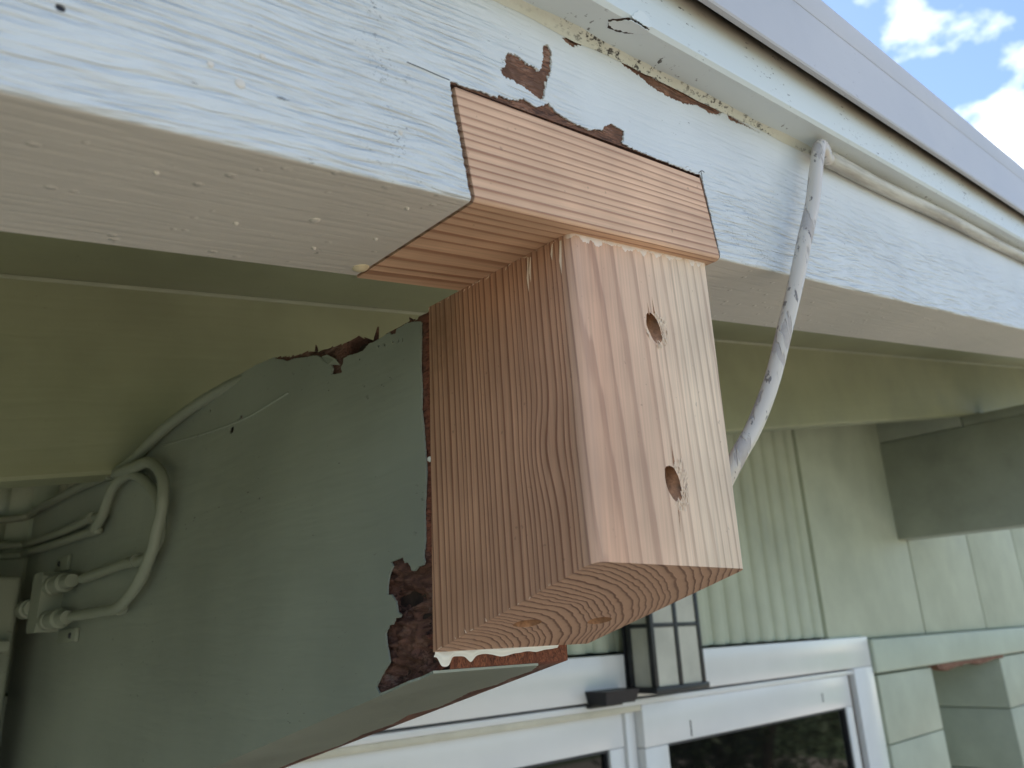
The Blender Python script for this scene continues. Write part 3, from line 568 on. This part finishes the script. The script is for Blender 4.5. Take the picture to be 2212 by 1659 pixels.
def height_field():
    hole = Vector((98.0, -125.3)); V = []; F = []; idx = {}; st = 1.15
    poly = core_top + [(290, -60), (290, cz(290) + 0.6), (BY, cz(BY) + 0.6)]
    ny = int((290 - BY) / st); nz = int(210 / st)
    def dep(y, z):
        n1 = noise.fractal(Vector((y * 0.03, z * 0.10, 1.7)), 0.9, 2.1, 5); n2 = noise.fractal(Vector((y * 0.16, z * 0.35, 4.1)), 0.8, 2.0, 4); rg = abs(noise.noise(Vector((y * 0.05, z * 0.22, 9))))
        d = 1.7 + 0.7 * n2 + 0.5 * max(0, n1)
        dx = max(0, min(1, (z + 160) / 8)) * max(0, min(1, (-99 - z) / 7)) * max(0, min(1, (134 - y) / 8))
        n1 = 0.45 * n1 + 0.55 * (math.floor(n1 * 4 + 0.35 * n2) / 4 + 0.12)
        d += dx * (4.6 + 5.6 * n1 + 2.4 * n2 - 6 * (0.25 - rg if rg < 0.25 else 0))
        e = ((y - hole.x) / 5.6) ** 2 + ((z - hole.y) / 6.6) ** 2; e *= 1 + 0.5 * n2
        if e < 1: d += 26 * min(1, (1 - e) * 3)
        pit = max(0, 1 - ((y - 156) / 11) ** 2) * max(0, 1 - abs(z - (10.3 + 0.06 * (y - 150))) / 4.2); d += 24 * min(1, pit * 2.5)
        pit = max(0, 1 - ((y - 190) / 13) ** 2) * max(0, 1 - abs(z - 21.2 - 0.1 * (y - 190)) / 2.0); d += 14 * min(1, pit * 2.5)
        return max(0.9, d)
    for i in range(ny + 1):
        for j in range(nz + 1):
            y, z = BY + i * st, 42 - j * st
            if inside((y, z), poly): idx[i, j] = len(V); V.append((XL + dep(y, z), y, z))
    for (i, j) in idx:
        q = [(i, j), (i + 1, j), (i + 1, j + 1), (i, j + 1)]
        if all(k in idx for k in q): F.append(tuple(idx[k] for k in q))
    o = mk('rotten_face', V, F, 'rotten_wood', beam, smooth=0); tag(o, 'dark rotten wood laid bare where the green paint has gone')
height_field()
side = [(BY, 9.2), (101, 9.0), (140, 7.6), (146, 11), (160, 15.4), (183, 19), (198, 21.6), (234, 28.4), (272, 32), (310, 32), (350, 29.5), (400, 23), (447, 17), (520, 13.5), (WALL, 13), (WALL, cz(WALL) + 1), (400, cz(400) + 1), (BY, cz(BY) + 1)]
n = len(side); V = [(XL + 9.5, y, z) for y, z in side] + [(BW, y, z + (0 if z < 0 else (BW - XL) * TR * 0.4)) for y, z in side]
F = [(i, (i + 1) % n, n + (i + 1) % n, n + i) for i in range(n)] + [tuple(range(n - 1, -1, -1)), tuple(range(n, 2 * n))]; FM = [0] * len(F); FM[n - 1] = 1; FM[-1] = 2; FM[-2] = 3
mk('timber', V, F, ['rotten_wood', 'redwood_end', 'beam_paint', 'inner_wood'], beam, fm=FM)
# paint left on the sloping underside, broken along the far edge
right = ragged([(112, BY + 0.8), (119, 105), (117, 118), (119.5, 130), (113, 142), (117.5, 160), (120, 176), (111, 190), (118, 214), (115, 240), (121, 270), (116, 310), (122, 380), (124, 500), (126, WALL - 1)], 0.9, 1.0, closed=False, seed=8)
bot = [(XL + 0.5, 129)] + ragged([(XL + 1.2, 122), (XL + 0.6, 110), (XL + 2.5, 102), (XL + 1.5, BY + 0.6)], 0.8, 0.4, closed=False, seed=3) + right + [(XL + 0.5, WALL - 1), (XL + 0.5, 400)]
skin('underside_film', [bot], lambda x, y, d: (x, y, cz(y) - 0.1 + d), 1.0, 'beam_paint', beam)
tube('paint_ridge', [(XL + 0.5, y, z) for y, z in ((225, 3.2), (250, 2.0), (280, 0.9), (330, 4), (378, 8.7), (420, 13))], 0.8, 'beam_paint', beam, n=5, seg=8)
def splinter(pts, w, mat='rotten_wood'):
    V = []; F = []; a = [Vector(p) for p in pts]
    for i, p in enumerate(a):
        k = w * (1 - 0.75 * i / (len(a) - 1))
        for dx, dy in ((-1, -1), (1, -1), (1, 1), (-1, 1)): V.append((p.x + dx * k * 1.4, p.y + dy * k, p.z))
    for i in range(len(a) - 1):
        for k in range(4): F.append((4 * i + k, 4 * i + (k + 1) % 4, 4 * i + 4 + (k + 1) % 4, 4 * i + 4 + k))
    F += [(3, 2, 1, 0), tuple(4 * (len(a) - 1) + k for k in range(4))]
    return mk('splinter', V, F, mat, beam)
splinter([(XL + 3, 140.0, 7), (XL + 3, 139.0, 10.5), (XL + 2.5, 137.4, 13.0), (XL + 2.2, 136.4, 15.0)], 0.9)
splinter([(XL + 4, 200.6, 22), (XL + 4, 200.9, 24.5), (XL + 4, 201.4, 26)], 0.6)
splinter([(XL + 2, 107, 7.5), (XL + 2, 108.5, 9.8), (XL + 2, 109.5, 10.8)], 0.8)
flake('paint_flake', [(XL, 168, 3.5), (XL, 172, 8), (XL, 181, 13), (XL, 187, 13.8), (XL, 184, 10.5), (XL, 177, 6)], [0.3, 0.9, 0.6, 0.2, 1.6, 1.8], 'beam_paint', beam, (-1, 0, 0))
# glue squeezed out under the block
def glue_run():
    V = []; F = []; N = 150; K = 7
    for i in range(N + 1):
        x = XL + 1.0 + i * (BW - XL - 8) / N
        L = 1.9 + 0.9 * noise.noise(Vector((x * 0.12, 3, 1))); L += 3.6 * math.exp(-((x - 58.5) / 3.2) ** 4) + 2.3 * math.exp(-((x - 72) / 2.2) ** 2) + 1.0 * math.exp(-((x - 92) / 5) ** 2); L *= 1 if x < 110 else max(0.4, (BW - x) / 21)
        for k in range(K):
            u = k / (K - 1); th = 0.4 + (0.9 + 0.13 * L) * math.sin(min(1, u * 1.15) * math.pi * 0.93)
            V.append((x, BY - th, bz(YB) + 1.0 - (L + 1.2) * u))
    for i in range(N):
        for k in range(K - 1): F.append((i * K + k, i * K + k + 1, (i + 1) * K + k + 1, (i + 1) * K + k))
    o = mk('glue_bead', V, F, 'glue', block, smooth=0); tag(o, 'white glue squeezed out and dripping under the block')
glue_run()
lathe('glue_drop', [(-0.3, 1.0), (0.6, 1.3), (1.2, 1.0), (1.5, 0.4)], (XL + 1.2, 93.4, -61.0), (-1, 0, -0.1), 'glue', block, 14)
# ================================================================== second beam, to the right
beam2 = thing('roof_beam', 'sage green roof beam meeting the house wall at the right edge', 'beam', 'plain')
X2 = 2413.0; D2 = X2 * TR + 36 / CR
box('lower_timber', X2, X2 + 90, 95, WALL + 20, 107, 414, 'beam_paint', beam2, bev=2)
box('upper_timber', X2 + 2, X2 + 92, 542, WALL + 20, 416, D2 + 110, 'beam_paint', beam2, bev=2)
box('packing_block', X2 + 3, X2 + 88, 110, 539, 414.6, -3.6, 'beam_paint', beam2, bev=0.5, rakez=(0, 1))
# ================================================================== gable wall
wall = thing('house_wall', 'pale green gable wall with ribbed and flat siding under the eave', 'wall', 'plain')
box('wall_core', -2500, 5200, 812, 960, -164, 155, 'inner_wood', wall, bev=0, rakez=(0, 1))
x = -2400.0; first = None
while x < 1876 - 40:
    w = 45.0; z1 = x * TR + 34
    if x < 130 and False: pass
    V, F = prism([(x, 806), (x + 3, 800), (x + 12, 794.6), (x + w * 0.5, 793.4), (x + w - 12, 794.6), (x + w - 3, 800), (x + w, 806)], -166, 0, axis=2)
    V = [(v[0], v[1], v[2] if v[2] < -100 else v[0] * TR + 150) for v in V]
    mk('siding_rib', V, F, 'wall_paint', wall, smooth=50); x += 64.5
box('backing_panel', -2400, 1843, 804, 811.8, -165, 150, 'wall_paint', wall, bev=0, rakez=(0, 1))
for x0, x1 in ((1838.5, 2480), (2490, 3056), (3066, 3636), (3646, 4216), (4226, 5200)):
    box('siding_panel', x0, x1, 790, 811, -175, 150, 'wall_paint', wall, bev=2.0, rakez=(0, 1))
for x0, x1 in ((-2400, -1200), (-1196, 138)):
    box('siding_panel', x0, x1, 790, 811, -2355, -168, 'wall_paint', wall, bev=2.0)
led = box('ledge_board', 2045, 5200, 770, 812, -264, -177, 'ledge_paint', wall, bev=7, seg=3); tag(led, 'pale horizontal ledge board with dirt under its edge')
for cz0, cz1 in ((-440, -271), (-640, -443), (-840, -643), (-1040, -843), (-1240, -1043), (-1640, -1243), (-2355, -1643)):
    for x0, x1, y0 in ((2078, 2462, 786), (3110, 3560, 786), (3564, 4020, 786), (4024, 5200, 786)):
        box('wall_block', x0, x1, y0, 1205, cz0, cz1, 'wall_paint', wall, bev=2.5)
    box('recess_block', 2463, 3109, 1150, 1205, cz0, cz1, 'wall_paint', wall, bev=2.5)
box('jamb_strip', 2046, 2077, 812, 905, -2355, -266, 'wall_paint', wall, bev=1)
def broken_edge():
    top = ragged([(2470, 0), (2600, 0.5), (2760, 0), (3110, 0)], 10, 2, closed=False, seed=2); low = ragged([(3110, -7), (2990, -9), (2850, -18), (2780, -10), (2640, -13), (2560, -22), (2480, -12)], 8, 5, closed=False, seed=9)
    poly = top + low; V = []; n = len(poly)
    for y in (772, 800): V += [(p[0], y, -264.4 + p[1]) for p in poly]
    F = [tuple(range(n)), tuple(range(2 * n - 1, n - 1, -1))] + [(i, (i + 1) % n, n + (i + 1) % n, n + i) for i in range(n)]
    o = mk('broken_wood', V, F, 'bare_redwood', wall); tag(o, 'splintered brown wood under the ledge')
broken_edge()
box('side_wall', 4950, 5200, 960, 7000, -2355, 900, 'wall_paint', wall, bev=2)
box('side_wall', -2500, -2250, 960, 7000, -2355, -480, 'wall_paint', wall, bev=2)
# wing wall added out of view to cut low sky light from the left
blocker = thing('light_blocker', 'added unseen green wing of the house closing the yard on the left', 'wall', 'plain')
box('blocker_wall', -2300, -2050, -7000, 760, -2355, 60, 'wall_paint', blocker, bev=4)
box('blocker_coping', -2320, -2030, -7000, 760, 60.5, 100, 'grey_board', blocker, bev=4)
# ================================================================== sliding door
door = thing('sliding_door', 'white sliding glass door with wide header under the green wall', 'door', 'plain')
box('header_board', 142, 2030, 776, 811, -244, -170.5, 'vinyl', door, bev=2)
box('header_groove', 142, 1920, 795, 811, -248, -244.2, 'gasket', door, bev=0)
box('frame_head', 142, 1918, 778, 811, -258, -248.2, 'vinyl', door, bev=1.5)
box('head_track', 142, 1052, 782, 850, -268.5, -258.3, 'track_cream', door, bev=2)
box('jamb', 1917, 2030, 775, 811, -2340, -244.6, 'vinyl', door, bev=2)
box('weather_strip', 1894, 1916, 789, 811, -2340, -262, 'brown_strip', door, bev=0.5)
def sash(x0, x1, y, zt, rail, stl, st2, lab):
    s = box('sash_rail', x0, x1, y, y + 30, zt - rail, zt, 'vinyl', door, bev=2.5); tag(s, lab)
    box('sash_stile', x0, x0 + stl, y + 0.6, y + 29, -2330, zt - rail - 0.4, 'vinyl', s, bev=2.5)
    box('sash_stile', x1 - st2, x1, y + 0.6, y + 29, -2330, zt - rail - 0.4, 'vinyl', s, bev=2.5)
    box('gasket', x0 + stl + 0.4, x1 - st2 - 0.4, y + 5, y + 26, zt - rail - 4.5, zt - rail - 0.5, 'gasket', s, bev=0)
    box('gasket', x1 - st2 - 5, x1 - st2 - 0.5, y + 5, y + 26, -2300, zt - rail - 4.6, 'gasket', s, bev=0)
    box('window_pane', x0 + stl + 0.4, x1 - st2 - 5.2, y + 12, y + 18, -2300, zt - rail - 4.6, 'window_glass', s, bev=0)
    return s
s = sash(1054, 1892, 782, -258.6, 72.5, 70, 34, 'white glossy front sash rail')
box('screw_slot', 1196, 1199, 781.2, 783, -326, -298, 'gasket', s, bev=0); box('screw_slot', 1740, 1743, 781.2, 783, -310, -290, 'gasket', s, bev=0)
sash(144, 1026, 806, -268.8, 58, 60, 40, 'recessed white rear sash rail')
box('inner_jamb', 1027, 1053, 800, 880, -2330, -270, 'vinyl', door, bev=1)
room = box('room_back', -2200, 4900, 2600, 2640, -2355, 300, 'room', None, bev=0, frame='plain'); room['kind'] = 'structure'; room['label'] = 'dim room wall behind the glass door'
# small black thing on the header
bb = thing('bracket', 'small black flared bracket on the white door header', 'bracket', 'plain')
V = [(902, 735, -246), (978, 735, -246), (978, 775, -246), (902, 775, -246), (896, 728, -225), (986, 728, -225), (986, 775, -225), (896, 775, -225)]
mk('body', V, [(0, 1, 2, 3), (4, 7, 6, 5), (0, 4, 5, 1), (1, 5, 6, 2), (2, 6, 7, 3), (3, 7, 4, 0)], 'black_plastic', bb)
box('flange', 898, 982, 766, 775.5, -252, -246.4, 'black_plastic', bb, bev=0.6)
# ================================================================== wall lantern
lan = thing('wall_lantern', 'black framed wall lantern with frosted panes above the door', 'lantern', 'plain')
lx0, lx1, ly0, ly1, lz0, lz1 = 1010, 1164, 712, 770, -226, -44
for nm, a in (('base', (lx0 - 4, lx1 + 4, ly0 - 4, ly1 + 4, lz0 - 10, lz0)), ('cap', (lx0 - 10, lx1 + 10, ly0 - 10, ly1 + 4, lz1, lz1 + 9))): box(nm, *a, 'black_metal', lan, bev=2)
box('roof_cap', lx0 + 12, lx1 - 12, ly0 + 8, ly1, lz1 + 9.2, lz1 + 30, 'black_metal', lan, bev=8)
box('wall_plate', lx0 - 3, lx1 + 3, ly1 + 4.2, 775.5, lz0 - 8, lz1 + 24, 'black_metal', lan, bev=1.5)
bw = 10.0; xm = (lx0 + lx1) / 2
for (bx, by) in ((lx0, ly0), (lx1 - bw, ly0), (lx0, ly1 - bw), (lx1 - bw, ly1 - bw), (xm - bw / 2, ly0)): box('bar', bx, bx + bw, by, by + bw, lz0 + 0.2, lz1 - 0.2, 'black_metal', lan, bev=1)
zb = lz0 + 99
box('cross_bar', lx0 + bw + 0.2, xm - bw / 2 - 0.2, ly0 + 0.5, ly0 + 7, zb, zb + 7, 'black_metal', lan, bev=0.8); box('cross_bar', xm + bw / 2 + 0.2, lx1 - bw - 0.2, ly0 + 0.5, ly0 + 7, zb, zb + 7, 'black_metal', lan, bev=0.8)
box('cross_bar', lx0 + 0.5, lx0 + 7, ly0 + bw + 0.2, ly1 - bw - 0.2, zb, zb + 7, 'black_metal', lan, bev=0.8)
for a in ((lx0 + bw + 0.2, xm - bw / 2 - 0.2, ly0 + 3, ly0 + 5), (xm + bw / 2 + 0.2, lx1 - bw - 0.2, ly0 + 3, ly0 + 5), (lx0 + 3, lx0 + 5, ly0 + bw + 0.2, ly1 - bw - 0.2)):
    box('pane', *a, lz0 + 0.4, zb - 0.3, 'frosted_glass', lan, bev=0); box('pane', *a, zb + 7.3, lz1 - 0.4, 'frosted_glass', lan, bev=0)
# ================================================================== cables
hang = thing('coaxial_cable', 'weathered white cable hanging free in front of the barge board', 'cable', 'plain')
def P3(a, y, p): return (a * CR - p * math.sin(RAKE), y, a * math.sin(RAKE) + p * CR)
tube('sheath', [P3(316, -6, 84.2), P3(305, -7.5, 84.2), P3(296, -10.5, 84), (262.5, -13.2, 133), (250, -13.5, 112), (236, -13.4, 84), (219.5, -12.6, 56.5), (207, -10, 30), (197, -5, 4), (186, 0.5, -24), (173, 5.5, -47), (160, 10, -64), (152.0, 22, -85), (149.5, 45, -105), (140, 70, -122), (137, 110, -128), (136.5, 220, -120)], 3.85, 'cable_weathered', hang, n=6, seg=16, wob=0.012)
corner = thing('corner_cable', 'cream painted cable tucked under the trim board at the right', 'cable', 'rake')
tube('sheath', [(312, -6.2, 84.8), (330, -6.0, 85.2)] + [(a, -6.0 + 0.4 * math.sin(a * 0.02), 85.0 + 0.3 * math.sin(a * 0.013)) for a in range(380, 2500, 60)], 5.0, 'cable_cream', corner, n=4, seg=14, wob=0.04)
XC = XL - 4.6
def strand(pts, r, lab, grp='painted cables on the beam side', off=0.0):
    o = thing('painted_cable', lab, 'cable', 'plain', grp); tube('sheath', [(XC - off + (q[2] if len(q) > 2 else 0), q[0], q[1]) for q in pts], r, 'cable_paint', o, n=6, seg=14, wob=0.08); return o
strand([(268, 29, 12), (300, 31, 7.5), (350, 28, 3), (400, 22, 0), (447.6, 14.0), (476.4, 9.8), (511.2, 7.8)], 3.9, 'green painted cable climbing the top of the beam to the deck')
o = strand([(520, 8), (541.9, 9.9), (607.7, 12.7), (681.7, 13.5), (750, 13.8), (779, 12.5), (785, 9, -8), (785, 3, -40), (785, -6, -130)], 4.0, 'straight green painted cable along the top corner of the beam')
strand([(520, 9, 7), (500.0, 5.4, 4), (477.0, 2.5), (443.4, -0.1), (419.4, -1.2), (399.8, -7.4), (384.2, -18.4), (378.7, -32.1), (379.7, -44.4), (385.0, -56.1), (388.5, -66.4), (398.2, -77.7), (408.6, -86.7), (426.2, -95.4), (449.8, -102.2), (485.0, -102.6), (526.8, -102.5), (560, -102.6)], 4.1, 'large green painted cable loop curving round to the splitter', off=5)
strand([(539.6, -34.0), (522.0, -26.1), (512.3, -13.6), (498.8, -4.7), (478.4, -1.4), (454.5, -3.8), (427.6, -13.3), (408.8, -23.2), (395.2, -33.5), (388, -48), (390.3, -62), (410.7, -71.8), (445.7, -70.8), (483.3, -71.4), (539.0, -72.6), (556, -72.8)], 3.9, 'green painted cable arching inside the large loop', off=2)
strand([(530.5, -26.8), (553.2, -22.7), (608.5, -23.2), (671.2, -22.5), (747.6, -20.0), (778, -19.5), (785, -20, -10), (785, -24, -60), (785, -30, -140)], 3.8, 'upper of two straight green painted cables running to the wall')
strand([(536.0, -35.4), (570.6, -33.9), (639.7, -32.6), (698.6, -31.2), (760, -29.1), (780, -29.3), (785, -31, -12), (785, -36, -60), (785, -44, -140)], 3.8, 'lower of two straight green painted cables running to the wall')
for y, z in ((514, 8.0), (549, -24), (452, -102.3), (428, -71.3)):
    c = lathe('cable_clip', [(-1.2, 5.0), (1.2, 5.0)], (XC - 2, y, z), (0, 1, 0.0), 'cable_paint', o, 14)
sp = thing('cable_splitter', 'green painted cable splitter with screw ports on the beam side', 'splitter', 'plain')
V, F = prism([(634, -64), (638, -60), (664, -60), (668, -64), (668, -108), (664, -112), (638, -112), (634, -108)], XL - 18, XL + 0.3); mk('body', V, F, 'cable_paint', sp)
box('mounting_ear', XL - 3, XL + 0.3, 570, 622, -122, -111, 'cable_paint', sp, bev=1)
box('mounting_ear', XL - 3, XL + 0.3, 622, 660, -59.5, -46, 'cable_paint', sp, bev=1)
lathe('screw_head', [(0, 2.6), (1.2, 2.2), (1.6, 1.0)], (XL - 3, 584, -117), (-1, 0, 0), 'gasket', sp, 10)
lathe('screw_head', [(0, 2.6), (1.2, 2.2), (1.6, 1.0)], (XL - 3, 648, -52), (-1, 0, 0), 'gasket', sp, 10)
for z, yy in ((-73.0, -1), (-102.6, -1), (-90.0, 1)):
    y0 = 634 if yy < 0 else 668
    c = lathe('port', [(0, 8.2), (12, 8.2), (12.5, 7.2), (24, 7.2), (24.5, 8.4), (42, 8.2), (44, 6.2), (62, 5.4)] if yy < 0 else [(0, 7), (10, 7), (10.5, 8.6), (28, 8.6), (33, 6.5), (36, 2.5)], (XL - (10 if yy < 0 else 15), y0, z), (0, yy, 0.0), 'cable_paint', sp, 6 if False else 18)
# electrical box at the left, against the wall
eb = thing('meter_box', 'green painted box with small fittings beside the beam at left edge', 'box', 'plain')
box('cabinet', -190, 33, 700, 788, -1500, -58, 'cable_paint', eb, bev=6, seg=3)
box('latch', -40, 20, 688, 699.6, -146, -130, 'black_metal', eb, bev=2); box('hasp', -40, 27, 684, 699.6, -127, -117, 'cable_paint', eb, bev=2)
lathe('fitting', [(0, 10), (10, 10), (11, 6), (16, 5)], (10, 699.8, -180), (0, -1, 0), 'gasket', eb, 16)
vb = box('lit_wall_patch', 72, 104, 752, 790, 36, 58, 'track_cream', None, bev=2, frame='plain'); tag(vb, 'small pale block standing in for lit wall above the beam at the left', 'block')  # pale block stands in for a patch of lit wall rib

# ================================================================== shrubs across the yard, mirrored in the door glass
def leaf_mat():
    t = NT('leaf'); n = t.noise(3, 3, 0.6); t.set(Base_Color=t.mix(n, (0.035, 0.07, 0.02), (0.10, 0.13, 0.04)), Roughness=0.6); M['leaf'] = t.m
    t = NT('bark'); n = t.noise((30, 30, 6), 3, 0.6); t.set(Base_Color=t.mix(n, (0.08, 0.055, 0.04), (0.18, 0.13, 0.10)), Roughness=0.9); t.bump(n, 0.01); M['bark'] = t.m
leaf_mat()
def shrub(x, y, h, seed, lab):
    rnd = random.Random(seed); g = thing('garden_shrub', lab, 'shrub', 'plain', 'shrubs across the yard'); z0 = -2368
    for k in range(4):
        a = rnd.uniform(0, 6.28); tube('stem', [(x, y, z0), (x + 120 * math.cos(a), y + 120 * math.sin(a), z0 + h * 0.3), (x + 380 * math.cos(a), y + 380 * math.sin(a), z0 + h * 0.65)], 35, 'bark', g, n=4, seg=8)
    V = []; F = []
    for k in range(70):
        a = rnd.uniform(0, 6.28); rr = h * 0.36 * math.sqrt(rnd.random()); cz_ = z0 + h * (0.22 + 0.70 * rnd.random()); c = Vector((x + rr * math.cos(a), y + rr * math.sin(a), cz_))
        for j in range(60):
            p = c + Vector((rnd.gauss(0, 1), rnd.gauss(0, 1), rnd.gauss(0, 0.8))) * h * 0.07; u = Vector((rnd.uniform(-1, 1), rnd.uniform(-1, 1), rnd.uniform(-0.6, 0.6))).normalized() * 55; w = u.cross(Vector((rnd.uniform(-1, 1), rnd.uniform(-1, 1), 1))).normalized() * 24; b = len(V)
            V += [p - u, p + w, p + u, p - w]; F.append((b, b + 1, b + 2, b + 3))
    o = mk('foliage', V, F, 'leaf', g); o['kind'] = 'stuff'
shrub(6300, -2300, 2600, 1, 'leafy garden shrub nearest the house across the yard')
shrub(8200, -3300, 3000, 2, 'taller leafy garden shrub behind the nearest one across the yard')
shrub(9800, -5200, 2800, 3, 'leafy garden shrub farthest from the house across the yard')
shrub(10400, -2600, 3200, 4, 'tallest leafy garden shrub at the far corner of the yard')
